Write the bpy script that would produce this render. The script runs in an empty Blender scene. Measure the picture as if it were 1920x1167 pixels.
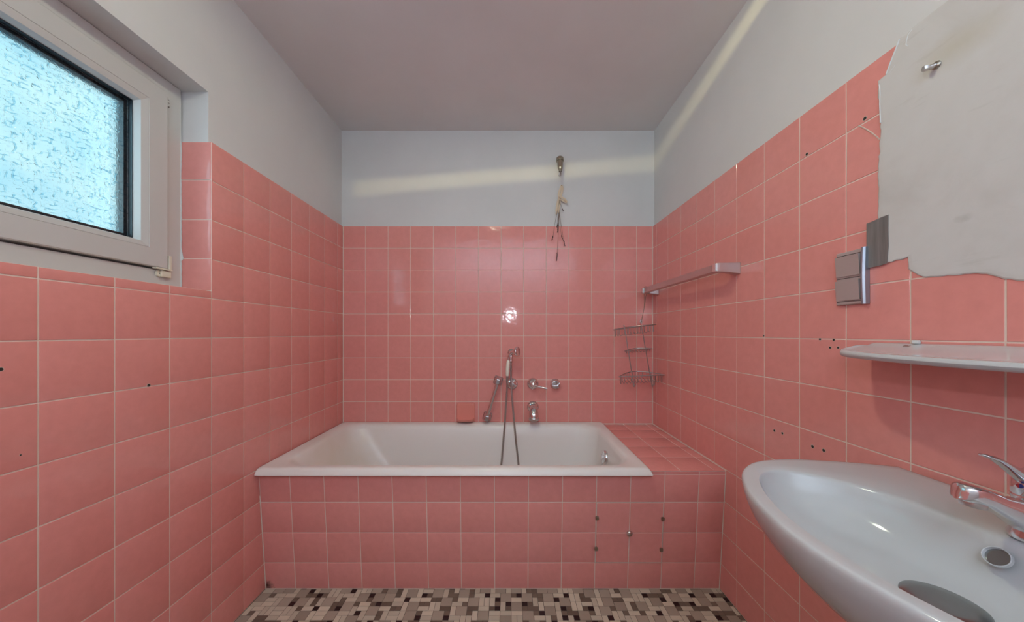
import bpy, bmesh, math, random
from mathutils import Vector, Matrix
random.seed(7)
sc = bpy.context.scene
COL = sc.collection
V = Vector
PI = math.pi

# ------------------------------------------------------------------ materials
def mat(name, color=(.8, .8, .8), rough=.5, metal=0., spec=.5, coat=0., emit=None, estr=0.):
    m = bpy.data.materials.new(name); m.use_nodes = True
    b = m.node_tree.nodes['Principled BSDF']
    b.inputs['Base Color'].default_value = (*color, 1)
    b.inputs['Roughness'].default_value = rough
    b.inputs['Metallic'].default_value = metal
    b.inputs['Specular IOR Level'].default_value = spec
    b.inputs['Coat Weight'].default_value = coat
    if emit:
        b.inputs['Emission Color'].default_value = (*emit, 1)
        b.inputs['Emission Strength'].default_value = estr
    return m

def N(m, t, **kw):
    n = m.node_tree.nodes.new(t)
    for k, v in kw.items(): setattr(n, k, v)
    return n
def L(m, a, b): m.node_tree.links.new(a, b)
def bsdf(m): return m.node_tree.nodes['Principled BSDF']

def ramp(m, fac, stops):
    r = N(m, 'ShaderNodeValToRGB'); e = r.color_ramp.elements
    e[0].position, e[0].color = stops[0][0], (*stops[0][1], 1)
    e[1].position, e[1].color = stops[-1][0], (*stops[-1][1], 1)
    for p, c in stops[1:-1]:
        x = e.new(p); x.color = (*c, 1)
    L(m, fac, r.inputs['Fac']); return r.outputs['Color']

def noise(m, scale, detail=3., rough=.55, dist=0., vec=None):
    n = N(m, 'ShaderNodeTexNoise')
    n.inputs['Scale'].default_value = scale; n.inputs['Detail'].default_value = detail
    n.inputs['Roughness'].default_value = rough; n.inputs['Distortion'].default_value = dist
    if vec is None:
        c = N(m, 'ShaderNodeTexCoord'); vec = c.outputs['Object']
    L(m, vec, n.inputs['Vector']); return n.outputs['Fac']

def bump(m, h, strength, dist):
    b = N(m, 'ShaderNodeBump'); b.inputs['Strength'].default_value = strength; b.inputs['Distance'].default_value = dist
    L(m, h, b.inputs['Height']); L(m, b.outputs['Normal'], bsdf(m).inputs['Normal'])

PINK_A, PINK_B = (.775, .300, .270), (.792, .314, .284)
def tile_mat(name, stain=None, rough=.085, spec=.42):
    m = mat(name, PINK_A, rough, spec=spec)
    g = N(m, 'ShaderNodeNewGeometry')
    c1 = ramp(m, g.outputs['Random Per Island'], [(0, PINK_A), (1, PINK_B)])
    mot = noise(m, 38., 5., .6)
    mul = ramp(m, mot, [(.3, (.965, .96, .96)), (.7, (1.025, 1.03, 1.03))])
    mx = N(m, 'ShaderNodeMix', data_type='RGBA', blend_type='MULTIPLY'); mx.inputs['Factor'].default_value = 1
    L(m, c1, mx.inputs['A']); L(m, mul, mx.inputs['B'])
    out = mx.outputs['Result']
    if stain:
        c = N(m, 'ShaderNodeTexCoord')
        d = N(m, 'ShaderNodeVectorMath', operation='DISTANCE'); d.inputs[1].default_value = stain
        L(m, c.outputs['Object'], d.inputs[0])
        nz = noise(m, 60., 4.)
        a = N(m, 'ShaderNodeMath', operation='MULTIPLY_ADD'); a.inputs[1].default_value = .05
        L(m, nz, a.inputs[0]); L(m, d.outputs['Value'], a.inputs[2])
        f = ramp(m, a.outputs['Value'], [(.028, (1, 1, 1)), (.062, (0, 0, 0))])
        m2 = N(m, 'ShaderNodeMix', data_type='RGBA'); L(m, f, m2.inputs['Factor']); L(m, out, m2.inputs['A'])
        m2.inputs['B'].default_value = (.03, .02, .015, 1); out = m2.outputs['Result']
    L(m, out, bsdf(m).inputs['Base Color'])
    bump(m, noise(m, 16., 2.), .10, .01)
    return m

M = {}
M['tile'] = tile_mat('pink glazed tile')
M['tile_panel'] = tile_mat('pink tub panel tile', (-1.100, 1.497, .012))
M['caulk'] = mat('corner caulk', (.76, .66, .58), .7)
M['dish'] = mat('glazed soap dish', (.80, .285, .235), .16, spec=.42)
M['grout'] = mat('grout', (.80, .635, .555), .9)
M['grout_grey'] = mat('floor grout', (.10, .085, .07), .9)
def plaster(name, col, bs=.06):
    m = mat(name, col, .88, spec=.2)
    f = noise(m, 3.2, 4.)
    L(m, ramp(m, f, [(.3, tuple(c*.965 for c in col)), (.7, tuple(min(1, c*1.02) for c in col))]), bsdf(m).inputs['Base Color'])
    bump(m, noise(m, 140., 4.), bs, .004)
    return m
M['plaster'] = plaster('white wall paint', (.70, .69, .685))
M['ceiling'] = plaster('white ceiling paint', (.76, .735, .735), .03)
def patch_mat():
    col = (.63, .61, .595)
    m = mat('rough plaster filler', col, .9, spec=.2)
    big = noise(m, 5., 6., .62, .6)
    c1 = ramp(m, big, [(.30, (.585, .56, .54)), (.5, col), (.72, (.65, .635, .625))])
    co = N(m, 'ShaderNodeTexCoord')
    mp = N(m, 'ShaderNodeMapping'); mp.inputs['Scale'].default_value = (1, 7, 42); mp.inputs['Rotation'].default_value = (.22, 0, 0)
    L(m, co.outputs['Object'], mp.inputs['Vector'])
    st = noise(m, 1., 4., .6, 0., mp.outputs['Vector'])
    f2 = ramp(m, st, [(.64, (0, 0, 0)), (.76, (.5, .5, .5))])
    mx = N(m, 'ShaderNodeMix', data_type='RGBA'); L(m, f2, mx.inputs['Factor']); L(m, c1, mx.inputs['A']); mx.inputs['B'].default_value = (.50, .485, .46, 1)
    # smudges and knife marks left in the filler
    mk_ = N(m, 'ShaderNodeMapping'); mk_.inputs['Scale'].default_value = (1, 5.2, 11.); mk_.inputs['Rotation'].default_value = (.25, 0, 0); mk_.inputs['Location'].default_value = (0, .35, .2)
    L(m, co.outputs['Object'], mk_.inputs['Vector'])
    vo = N(m, 'ShaderNodeTexVoronoi'); vo.inputs['Scale'].default_value = 1.; L(m, mk_.outputs['Vector'], vo.inputs['Vector'])
    va = N(m, 'ShaderNodeMath', operation='MULTIPLY_ADD'); va.inputs[1].default_value = .16; L(m, noise(m, 30., 3.), va.inputs[0]); L(m, vo.outputs['Distance'], va.inputs[2])
    fv = ramp(m, va.outputs['Value'], [(.10, (.55, .55, .55)), (.19, (0, 0, 0))])
    mv_ = N(m, 'ShaderNodeMix', data_type='RGBA'); L(m, fv, mv_.inputs['Factor']); L(m, mx.outputs['Result'], mv_.inputs['A']); mv_.inputs['B'].default_value = (.36, .35, .32, 1)
    mx = mv_
    # rust halo round the pipe stub
    sep = N(m, 'ShaderNodeVectorMath', operation='SUBTRACT'); sep.inputs[1].default_value = (.95, .705, 1.772)
    L(m, co.outputs['Object'], sep.inputs[0])
    m3 = N(m, 'ShaderNodeVectorMath', operation='MULTIPLY'); m3.inputs[1].default_value = (1, 1.0, 1.9); L(m, sep.outputs['Vector'], m3.inputs[0])
    ln = N(m, 'ShaderNodeVectorMath', operation='LENGTH'); L(m, m3.outputs['Vector'], ln.inputs[0])
    nn = noise(m, 22., 4.)
    ad = N(m, 'ShaderNodeMath', operation='MULTIPLY_ADD'); ad.inputs[1].default_value = .05; L(m, nn, ad.inputs[0]); L(m, ln.outputs['Value'], ad.inputs[2])
    f3 = ramp(m, ad.outputs['Value'], [(.035, (.42, .42, .42)), (.115, (0, 0, 0))])
    mz = N(m, 'ShaderNodeMix', data_type='RGBA'); L(m, f3, mz.inputs['Factor']); L(m, mx.outputs['Result'], mz.inputs['A']); mz.inputs['B'].default_value = (.50, .44, .31, 1)
    L(m, mz.outputs['Result'], bsdf(m).inputs['Base Color'])
    bump(m, noise(m, 9., 5., .5, .2), .16, .010)
    return m
M['patch'] = patch_mat()
def enamel(name, col, rough=.12):
    m = mat(name, col, rough, spec=.5)
    return m
def tub_mat():
    m = mat('tub enamel', (.80, .755, .72), .30)
    f = noise(m, 4.5, 4.)
    c = N(m, 'ShaderNodeTexCoord')
    d = N(m, 'ShaderNodeVectorMath', operation='DISTANCE'); d.inputs[1].default_value = (-.86, 1.80, .40); L(m, c.outputs['Object'], d.inputs[0])
    a = N(m, 'ShaderNodeMath', operation='MULTIPLY_ADD'); a.inputs[1].default_value = .5; L(m, f, a.inputs[0]); L(m, d.outputs['Value'], a.inputs[2])
    L(m, ramp(m, a.outputs['Value'], [(.30, (.74, .665, .56)), (.62, (.83, .785, .75))]), bsdf(m).inputs['Base Color'])
    return m
M['tub'] = tub_mat()
M['ceramic'] = enamel('white ceramic', (.53, .54, .55), .10)
M['pvc'] = mat('white window frame plastic', (.58, .565, .55), .35)
M['ivory'] = mat('ivory plastic', (.72, .67, .55), .4)
M['black'] = mat('black rubber gasket', (.010, .012, .018), .5)
M['chrome'] = mat('chrome', (.74, .74, .75), .10, 1.)
M['satin'] = mat('satin metal', (.60, .57, .55), .28, 1.)
M['nickel'] = mat('dull nickel', (.42, .38, .31), .32, 1.)
M['bracket'] = mat('bracket metal', (.58, .58, .60), .24, 1.)
M['drain'] = mat('drain metal', (.36, .37, .365), .22, 1.)
M['wire'] = mat('caddy wire', (.44, .42, .41), .28, 1.)
M['hose'] = mat('steel hose', (.46, .43, .41), .33, 1.)
M['handle'] = mat('cream handle', (.80, .76, .65), .35)
M['switch'] = mat('silver switch plastic', (.50, .45, .435), .30, .35)
M['switch_edge'] = mat('polished switch frame', (.34, .38, .44), .38, .8)
M['dark'] = mat('dark hole', (.03, .025, .02), .8)
M['hole_rim'] = mat('chipped glaze', (.62, .48, .42), .9)
M['ribbon'] = mat('raffia', (.72, .58, .42), .8)
M['stem'] = mat('dry stem', (.16, .11, .075), .9)
M['bud'] = mat('dry bud', (.085, .04, .035), .9)
M['white_fill'] = mat('white caulk', (.72, .74, .75), .7)
M['red'] = mat('red mark', (.35, .02, .03), .4)
M['blue'] = mat('blue mark', (.02, .03, .18), .4)
def tape_mat():
    m = mat('grey tape', (.215, .20, .195), .45, .25)
    co = N(m, 'ShaderNodeTexCoord')
    mp = N(m, 'ShaderNodeMapping'); mp.inputs['Scale'].default_value = (1, 90, 5); L(m, co.outputs['Object'], mp.inputs['Vector'])
    L(m, ramp(m, noise(m, 1., 3., .6, .4, mp.outputs['Vector']), [(.3, (.17, .16, .155)), (.7, (.26, .245, .24))]), bsdf(m).inputs['Base Color'])
    return m
M['tape'] = tape_mat()
M['ribbed'] = M['hose']
def floor_tile(name, c):
    m = mat(name, c, .35, spec=.35)
    g = N(m, 'ShaderNodeNewGeometry')
    L(m, ramp(m, g.outputs['Random Per Island'], [(0, tuple(x*.88 for x in c)), (1, tuple(x*1.12 for x in c))]), bsdf(m).inputs['Base Color'])
    return m
M['f_cream'] = floor_tile('cream mosaic', (.60, .53, .42))
M['f_taupe'] = floor_tile('taupe mosaic', (.385, .322, .255))
M['f_brown'] = floor_tile('brown mosaic', (.17, .127, .095))
M['f_black'] = floor_tile('black mosaic', (.022, .010, .010))
M['lamp_glow'] = mat('warm lamp glass', (.9, .85, .75), .5, emit=(.92, .96, .72), estr=152.)
M['lamp_metal'] = mat('lamp metal', (.5, .5, .5), .5)

def pane_mat():
    m = bpy.data.materials.new('patterned glass'); m.use_nodes = True
    nt = m.node_tree; nt.nodes.clear()
    out = N(m, 'ShaderNodeOutputMaterial')
    co = N(m, 'ShaderNodeTexCoord')
    # little straw-like dashes in two directions, cell by cell
    sp = N(m, 'ShaderNodeSeparateXYZ'); L(m, co.outputs['Object'], sp.inputs[0])
    cb = N(m, 'ShaderNodeCombineXYZ'); L(m, sp.outputs['Y'], cb.inputs[0]); L(m, sp.outputs['Z'], cb.inputs[1])
    nz = N(m, 'ShaderNodeTexNoise'); nz.inputs['Scale'].default_value = 42; nz.inputs['Detail'].default_value = 3; L(m, cb.outputs[0], nz.inputs['Vector'])
    wob = N(m, 'ShaderNodeVectorMath', operation='MULTIPLY_ADD'); wob.inputs[1].default_value = (.024, .024, 0)
    L(m, nz.outputs['Color'], wob.inputs[0]); L(m, cb.outputs[0], wob.inputs[2])
    h = []
    for rot, off in ((0, 0), (PI/2, .37)):
        mp = N(m, 'ShaderNodeMapping'); mp.inputs['Rotation'].default_value = (0, 0, rot); mp.inputs['Location'].default_value = (off, off, 0)
        L(m, wob.outputs['Vector'], mp.inputs['Vector'])
        br = N(m, 'ShaderNodeTexBrick'); br.offset = .45; br.squash = .8; br.squash_frequency = 3
        br.inputs['Scale'].default_value = 1; br.inputs['Brick Width'].default_value = .030; br.inputs['Row Height'].default_value = .0125
        br.inputs['Mortar Size'].default_value = .0011; br.inputs['Mortar Smooth'].default_value = .5
        br.inputs['Color1'].default_value = (1, 1, 1, 1); br.inputs['Color2'].default_value = (.80, .80, .80, 1); br.inputs['Mortar'].default_value = (0, 0, 0, 1)
        L(m, mp.outputs['Vector'], br.inputs['Vector']); h.append(br.outputs['Color'])
    ck = N(m, 'ShaderNodeTexVoronoi'); ck.distance = 'CHEBYCHEV'; ck.inputs['Scale'].default_value = 34
    L(m, cb.outputs[0], ck.inputs['Vector'])
    sel = N(m, 'ShaderNodeSeparateColor'); L(m, ck.outputs['Color'], sel.inputs[0])
    gt = N(m, 'ShaderNodeMath', operation='GREATER_THAN'); gt.inputs[1].default_value = .5; L(m, sel.outputs[0], gt.inputs[0])
    mx = N(m, 'ShaderNodeMix', data_type='RGBA'); L(m, gt.outputs[0], mx.inputs['Factor']); L(m, h[0], mx.inputs['A']); L(m, h[1], mx.inputs['B'])
    n2 = N(m, 'ShaderNodeTexNoise'); n2.inputs['Scale'].default_value = 90; n2.inputs['Detail'].default_value = 4; L(m, cb.outputs[0], n2.inputs['Vector'])
    n3 = N(m, 'ShaderNodeTexNoise'); n3.inputs['Scale'].default_value = 6; n3.inputs['Detail'].default_value = 3; L(m, cb.outputs[0], n3.inputs['Vector'])
    ml = N(m, 'ShaderNodeMix', data_type='RGBA', blend_type='MULTIPLY'); ml.inputs['Factor'].default_value = .75
    L(m, mx.outputs['Result'], ml.inputs['A']); L(m, ramp(m, n2.outputs['Fac'], [(.30, (.35, .35, .35)), (.52, (1, 1, 1))]), ml.inputs['B'])
    n5 = N(m, 'ShaderNodeTexNoise'); n5.inputs['Scale'].default_value = 55; n5.inputs['Detail'].default_value = 2; L(m, cb.outputs[0], n5.inputs['Vector'])
    brk = N(m, 'ShaderNodeMix', data_type='RGBA', blend_type='LIGHTEN'); brk.inputs['Factor'].default_value = 1
    L(m, ml.outputs['Result'], brk.inputs['A']); L(m, ramp(m, n5.outputs['Fac'], [(.40, (.12, .12, .12)), (.56, (.85, .85, .85))]), brk.inputs['B'])
    ml = brk
    tint = ramp(m, ml.outputs['Result'], [(0, (.38, .58, .70)), (.25, (.72, .88, .94)), (.65, (1, 1, 1))])
    t2 = N(m, 'ShaderNodeMix', data_type='RGBA', blend_type='MULTIPLY'); t2.inputs['Factor'].default_value = 1
    L(m, tint, t2.inputs['A']); L(m, ramp(m, n3.outputs['Fac'], [(.32, (.86, .94, .98)), (.6, (1, 1, 1))]), t2.inputs['B'])
    bp = N(m, 'ShaderNodeBump'); bp.inputs['Strength'].default_value = .8; bp.inputs['Distance'].default_value = .0032; L(m, ml.outputs['Result'], bp.inputs['Height'])
    tr = N(m, 'ShaderNodeBsdfTransparent'); L(m, t2.outputs['Result'], tr.inputs['Color'])
    rf = N(m, 'ShaderNodeBsdfRefraction'); rf.inputs['IOR'].default_value = 1.25; rf.inputs['Roughness'].default_value = .02
    L(m, t2.outputs['Result'], rf.inputs['Color']); L(m, bp.outputs['Normal'], rf.inputs['Normal'])
    ms = N(m, 'ShaderNodeMixShader'); ms.inputs[0].default_value = .82; L(m, tr.outputs[0], ms.inputs[1]); L(m, rf.outputs[0], ms.inputs[2])
    gl = N(m, 'ShaderNodeBsdfGlossy'); gl.inputs['Roughness'].default_value = .08; L(m, bp.outputs['Normal'], gl.inputs['Normal'])
    m2 = N(m, 'ShaderNodeMixShader'); m2.inputs[0].default_value = .04; L(m, ms.outputs[0], m2.inputs[1]); L(m, gl.outputs[0], m2.inputs[2])
    L(m, m2.outputs[0], out.inputs['Surface'])
    return m
M['pane'] = pane_mat()

# ------------------------------------------------------------------ mesh builder
class MB:
    def __init__(s): s.v = []; s.f = []; s.mi = []; s.sm = []; s.mats = []
    def slot(s, m):
        m = M[m]
        if m not in s.mats: s.mats.append(m)
        return s.mats.index(m)
    def add(s, vs, fs, m, smooth=False):
        o = len(s.v); k = s.slot(m)
        s.v += [tuple(x) for x in vs]
        for f in fs: s.f.append([i+o for i in f]); s.mi.append(k); s.sm.append(smooth)
    def box(s, x0, x1, y0, y1, z0, z1, m, bev=0.):
        if bev <= 0:
            vs = [(x, y, z) for x in (x0, x1) for y in (y0, y1) for z in (z0, z1)]
            s.add(vs, [(0, 1, 3, 2), (4, 6, 7, 5), (0, 4, 5, 1), (2, 3, 7, 6), (0, 2, 6, 4), (1, 5, 7, 3)], m); return
        bm = bmesh.new(); bmesh.ops.create_cube(bm, size=1)
        for v in bm.verts: v.co = V(((x0+x1)/2+v.co.x*(x1-x0), (y0+y1)/2+v.co.y*(y1-y0), (z0+z1)/2+v.co.z*(z1-z0)))
        bmesh.ops.bevel(bm, geom=bm.edges[:], offset=bev, segments=3, affect='EDGES', profile=.5)
        s.from_bm(bm, m)
    def from_bm(s, bm, m, smooth=False, xf=None):
        bm.verts.index_update()
        s.add([(xf @ v.co) if xf else v.co.copy() for v in bm.verts], [[v.index for v in f.verts] for f in bm.faces], m, smooth); bm.free()
    def tube(s, pts, r, m, n=10, caps=True, closed=False):
        pts = [V(p) for p in pts]; k = len(pts)
        rr = r if isinstance(r, (list, tuple)) else [r]*k
        vs = []; fs = []; up = None
        for i, p in enumerate(pts):
            if closed: t = pts[(i+1) % k]-pts[i-1]
            else: t = pts[min(i+1, k-1)]-pts[max(i-1, 0)]
            t.normalize()
            if up is None:
                a = V((0, 0, 1)) if abs(t.z) < .9 else V((1, 0, 0))
                up = (a-t*a.dot(t)).normalized()
            else: up = (up-t*up.dot(t)).normalized()
            w = t.cross(up)
            for j in range(n):
                a = 2*PI*j/n; vs.append(p+(up*math.cos(a)+w*math.sin(a))*rr[i])
        for i in range(k if closed else k-1):
            for j in range(n):
                a, b = i*n+j, i*n+(j+1) % n; c, d = ((i+1) % k)*n+(j+1) % n, ((i+1) % k)*n+j
                fs.append((a, b, c, d))
        s.add(vs, fs, m, True)
        if caps and not closed:
            o = len(s.v)-len(vs)
            for ring in (list(range(n))[::-1], [(k-1)*n+j for j in range(n)]):
                s.f.append([i+o for i in ring]); s.mi.append(s.slot(m)); s.sm.append(False)
    def lathe(s, prof, origin, axis, m, n=28, smooth=True):
        # prof: (radius, height along axis)
        origin = V(origin); ax = V(axis).normalized()
        a = V((0, 0, 1)) if abs(ax.z) < .9 else V((1, 0, 0))
        u = (a-ax*a.dot(ax)).normalized(); w = ax.cross(u)
        vs = []; fs = []
        for r, h in prof:
            for j in range(n):
                t = 2*PI*j/n; vs.append(origin+ax*h+(u*math.cos(t)+w*math.sin(t))*max(r, 1e-5))
        for i in range(len(prof)-1):
            for j in range(n): fs.append((i*n+j, i*n+(j+1) % n, (i+1)*n+(j+1) % n, (i+1)*n+j))
        s.add(vs, fs, m, smooth)
    def loft(s, rings, m, smooth=True, cap0=False, cap1=False):
        n = len(rings[0]); vs = [p for r in rings for p in r]; fs = []
        for i in range(len(rings)-1):
            for j in range(n): fs.append((i*n+j, i*n+(j+1) % n, (i+1)*n+(j+1) % n, (i+1)*n+j))
        if cap0: fs.append(list(range(n))[::-1])
        if cap1: fs.append([(len(rings)-1)*n+j for j in range(n)])
        s.add(vs, fs, m, smooth)
    def prism(s, poly, ext, m):
        # poly: 3-D points of one face, ext: extrusion vector
        n = len(poly); ext = V(ext)
        vs = [V(p) for p in poly]+[V(p)+ext for p in poly]
        fs = [list(range(n))[::-1], [n+i for i in range(n)]]+[(i, (i+1) % n, n+(i+1) % n, n+i) for i in range(n)]
        s.add(vs, fs, m)
    def build(s, name, parent=None, bevel=None, subsurf=0, auto=None):
        me = bpy.data.meshes.new(name); me.from_pydata(s.v, [], s.f)
        for m in s.mats: me.materials.append(m)
        for p, k, sm in zip(me.polygons, s.mi, s.sm): p.material_index = k; p.use_smooth = sm
        bm = bmesh.new(); bm.from_mesh(me); bmesh.ops.recalc_face_normals(bm, faces=bm.faces[:]); bm.to_mesh(me); bm.free()
        if any(s.sm): me.set_sharp_from_angle(angle=.75)
        o = bpy.data.objects.new(name, me); COL.objects.link(o)
        if parent is not None:
            o.parent = parent
            o.matrix_parent_inverse = Matrix.Translation(-V(parent.location))
        if bevel:
            b = o.modifiers.new('bevel', 'BEVEL'); b.width = bevel; b.segments = 3; b.limit_method = 'ANGLE'; b.angle_limit = .6
        if subsurf:
            q = o.modifiers.new('sub', 'SUBSURF'); q.levels = subsurf; q.render_levels = subsurf
        return o

def thing(name, label, cat, loc=(0, 0, 0), group=None):
    o = bpy.data.objects.new(name, None); COL.objects.link(o); o.location = loc; o.empty_display_size = .05
    return tag(o, label, cat, group)
def tag(o, label, cat, group=None):
    o['label'] = label; o['category'] = cat
    if group: o['group'] = group
    return o
def struct(o): o['kind'] = 'structure'; return o

def tiles(mb, O, U, W, n, us, vs, m='tile', g=.0034, skip=None, h=.0012, holes=()):
    """glazed tiles on the grid lines us x vs; point = O + U*u + W*v, n = outward normal"""
    O, U, W, n = V(O), V(U), V(W), V(n).normalized()
    for i in range(len(us)-1):
        for j in range(len(vs)-1):
            u0, u1, v0, v1 = us[i]+g/2, us[i+1]-g/2, vs[j]+g/2, vs[j+1]-g/2
            if u1-u0 < .004 or v1-v0 < .004: continue
            if skip and skip((u0+u1)/2, (v0+v1)/2): continue
            rings = []
            ta, tb, tc = random.gauss(0, .00018), random.gauss(0, .00018), random.uniform(-.00012, .0001)
            for ins, d in ((0, -.0016), (0, -.0006), (.0004, -.0002), (.0011, 0)):
                r = []
                for (a, b, sa, sb) in ((u0+ins, v0+ins, -1, -1), (u1-ins, v0+ins, 1, -1), (u1-ins, v1-ins, 1, 1), (u0+ins, v1-ins, -1, 1)):
                    r.append(O+U*a+W*b+n*(d+ta*sa+tb*sb+tc))
                rings.append(r)
            mb.loft(rings, m, smooth=False, cap1=True)

# ------------------------------------------------------------------ room numbers (metres)
XL, XR, YB = -1.106, .954, 2.199       # faces of the tiling
PL, PR, PB = -1.126, .974, 2.220       # faces of the plaster
ZT, ZC = 1.873, 2.521                  # top of tiling, ceiling
SILL, HEAD, RY = 1.318, 2.064, 1.2288  # window recess
WY0 = .15
zl = [0.001, .121, .267, .413, .559, .705, .851, .997, 1.143, 1.289, 1.435, 1.581, 1.727, 1.873]

def drill_hole(parent, p, n, r=.0035):
    mb = MB(); n = V(n)
    mb.lathe([(r*1.45, 0), (r*1.35, .0005), (r*1.05, .0005)], V(p), n, 'hole_rim', 14)
    mb.lathe([(r*1.1, .0006), (r*.9, .0003), (0, .0002)], V(p), n, 'dark', 14)
    return mb.build('drill_hole', parent)

# ---- left wall with the window recess
w = MB()
for y0, y1, z0, z1 in ((-1, WY0, 0, ZC), (RY+.008, 2.45, 0, ZC), (WY0, RY+.008, 0, SILL-.004), (WY0, RY+.008, HEAD, ZC)):
    w.box(-1.45, PL, y0, y1, z0, z1, 'plaster')
GT = .0012
w.box(PL, XL-GT, -1, WY0, 0, ZT-.001, 'grout'); w.box(PL, XL-GT, WY0, RY, 0, SILL-.001, 'grout'); w.box(PL, XL-GT, RY+.001, PB-.001, 0, ZT-.001, 'grout')
w.box(-1.232, PL+.001, RY+GT, RY+.008, SILL-.003, ZT-.001, 'grout')
w.box(-1.232, PL, WY0, RY+.004, SILL-.0045, SILL-.0015, 'grout')
yl = [.7766+.1505*k for k in range(-12, 4)]; yl[-1] = RY
zlow = [z for z in zl if z < SILL]+[SILL]
tiles(w, (XL, 0, 0), (0, 1, 0), (0, 0, 1), (1, 0, 0), yl, zlow)
yh = [RY]+[.7766+.1505*k for k in range(4, 10)]+[YB]
tiles(w, (XL, 0, 0), (0, 1, 0), (0, 0, 1), (1, 0, 0), yh, zl)
tiles(w, (0, RY, 0), (1, 0, 0), (0, 0, 1), (0, -1, 0), [-1.221, XL-.0035], [SILL+.001, 1.4385, 1.583, 1.7305, ZT])
# glazed rounded corner of the reveal tiles
for z0, z1 in ((SILL+.002, 1.4375), (1.4395, 1.582), (1.584, 1.7295), (1.7315, ZT-.001)):
    ring = []
    for z in (z0, z1):
        r = [V((XL-.0045, RY, z))]
        for k in range(7):
            a = PI/2*k/6; r.append(V((XL-.0060+.0055*math.sin(a), RY+.0055-.0055*math.cos(a), z)))
        r.append(V((XL-.0060, RY+.0055, z))); ring.append(r)
    w.loft(ring, 'tile', smooth=True, cap0=True, cap1=True)
wall_left = struct(w.build('wall_left'))
drill_hole(wall_left, (XL, 1.014, 1.001), (1, 0, 0), .004); drill_hole(wall_left, (XL, .719, 1.082), (1, 0, 0))
drill_hole(wall_left, (XL, .748, .885), (1, 0, 0), .0015)

# ---- back wall
w = MB()
w.box(-1.45, 1.25, PB, 2.45, 0, ZC, 'plaster')
w.box(PL, PR, YB+GT, PB, 0, ZT-.001, 'grout')
xl = [XL]+[-.957+.1503*k for k in range(0, 13)]+[XR]
tiles(w, (0, YB, 0), (1, 0, 0), (0, 0, 1), (0, -1, 0), xl, zl)
for xx, sg in ((XL, 1), (XR, -1)):
    w.prism([(xx+sg*.0002, YB-.0002, .56), (xx+sg*.0030, YB-.0002, .56), (xx+sg*.0002, YB-.0030, .56)], (0, 0, ZT-.56), 'caulk')
wall_back = struct(w.build('wall_back'))

# ---- right wall
w = MB()
w.box(PR, 1.25, -1, PB, 0, ZC, 'plaster')
w.box(XR+GT, PR, -1, PB-.001, 0, ZT-.001, 'grout')
yr = [.7866+.1505*k for k in range(-12, 10)]+[YB]
tiles(w, (XR, 0, 0), (0, 1, 0), (0, 0, 1), (-1, 0, 0), yr, zl)
wall_right = struct(w.build('wall_right'))
for y, z, r in ((.887, 1.737, .004), (1.06, 1.735, .004), (1.24, 1.151, .003), (1.015, 1.142, .003), (.972, 1.141, .003), (.983, 1.118, .003),
                (.959, 1.119, .003), (1.19, .810, .0035), (1.155, .811, .0035), (1.04, .804, .0042), (1.003, .805, .0042)):
    drill_hole(wall_right, (XR, y, z), (-1, 0, 0), r)
cr = MB()
arc = [(.903, 1.728), (.893, 1.717), (.883, 1.705), (.872, 1.691), (.863, 1.678), (.856, 1.667), (.851, 1.659)]
cr.tube([(XR, y, z) for y, z in arc], .0016, 'hole_rim', 6)
cr.build('scratch_mark', wall_right)

# rough filler where the mirror tiles were hacked off
edge = [(.768, 1.884), (.771, 1.884), (.7805, 1.883), (.790, 1.879), (.807, 1.881), (.812, 1.868), (.825, 1.846), (.831, 1.829), (.837, 1.815), (.854, 1.812), (.852, 1.796), (.854, 1.78),
        (.850, 1.737), (.848, 1.70), (.849, 1.661), (.852, 1.608), (.853, 1.58), (.854, 1.546), (.853, 1.51), (.855, 1.471), (.851, 1.429), (.846, 1.38), (.839, 1.338), (.832, 1.339),
        (.825, 1.3375), (.815, 1.341), (.803, 1.3395), (.791, 1.343), (.789, 1.328), (.789, 1.314), (.781, 1.306), (.771, 1.297), (.758, 1.289), (.747, 1.2885), (.735, 1.2865), (.718, 1.2865), (.700, 1.284),
        (.676, 1.2835), (.668, 1.281), (.659, 1.279), (.645, 1.271), (.636, 1.265), (.613, 1.258), (.55, 1.26), (.45, 1.265), (.30, 1.262), (.10, 1.265), (.05, 1.45), (.06, 1.70), (.05, 1.884), (.40, 1.886)]
def jag(poly, step=.008, amp=.0018):
    out = []
    for i in range(len(poly)):
        a, b = V(poly[i]), V(poly[(i+1) % len(poly)]); k = max(1, int((b-a).length/step)) if a.x > .5 else 1
        d = b-a; nrm = V((-d.y, d.x)).normalized() if d.length else V((0, 0))
        for q in range(k):
            p = a+d*q/k
            if q: p = p+nrm*random.uniform(-amp, amp)
            out.append(p)
    return out
pj = jag(edge)
cen = V((.45, 1.56))
def ringp(s_in, x):
    r = []
    for p in pj:
        d = (cen-p); q = p+d.normalized()*s_in if d.length else p
        r.append(V((x, q.x, q.y)))
    return r
w = MB()
w.loft([ringp(0, XR+.016), ringp(0, XR-.0016), ringp(.003, XR-.0030), ringp(.010, XR-.0034)], 'patch', smooth=False, cap1=True)
# upper part lies over the wall paint: dull shadow gap plus torn paper edge
patch = w.build('plaster_patch', wall_right)
patch['label'] = 'rough white filler patch where tiles were hacked off'
w = MB()
for seg, r in (([(.781, 1.879), (.789, 1.872), (.793, 1.853), (.788, 1.845)], .0011), ([(.806, 1.878), (.815, 1.857), (.824, 1.838), (.834, 1.815)], .0018), ([(.837, 1.813), (.826, 1.812), (.815, 1.822)], .0009),
               ([(.850, 1.80), (.848, 1.775), (.849, 1.75), (.847, 1.70)], .0014)):
    w.tube([(XR-.003, y, z) for y, z in seg], r, 'white_fill', 6)
w.build('filler_ridge', wall_right)

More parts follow.
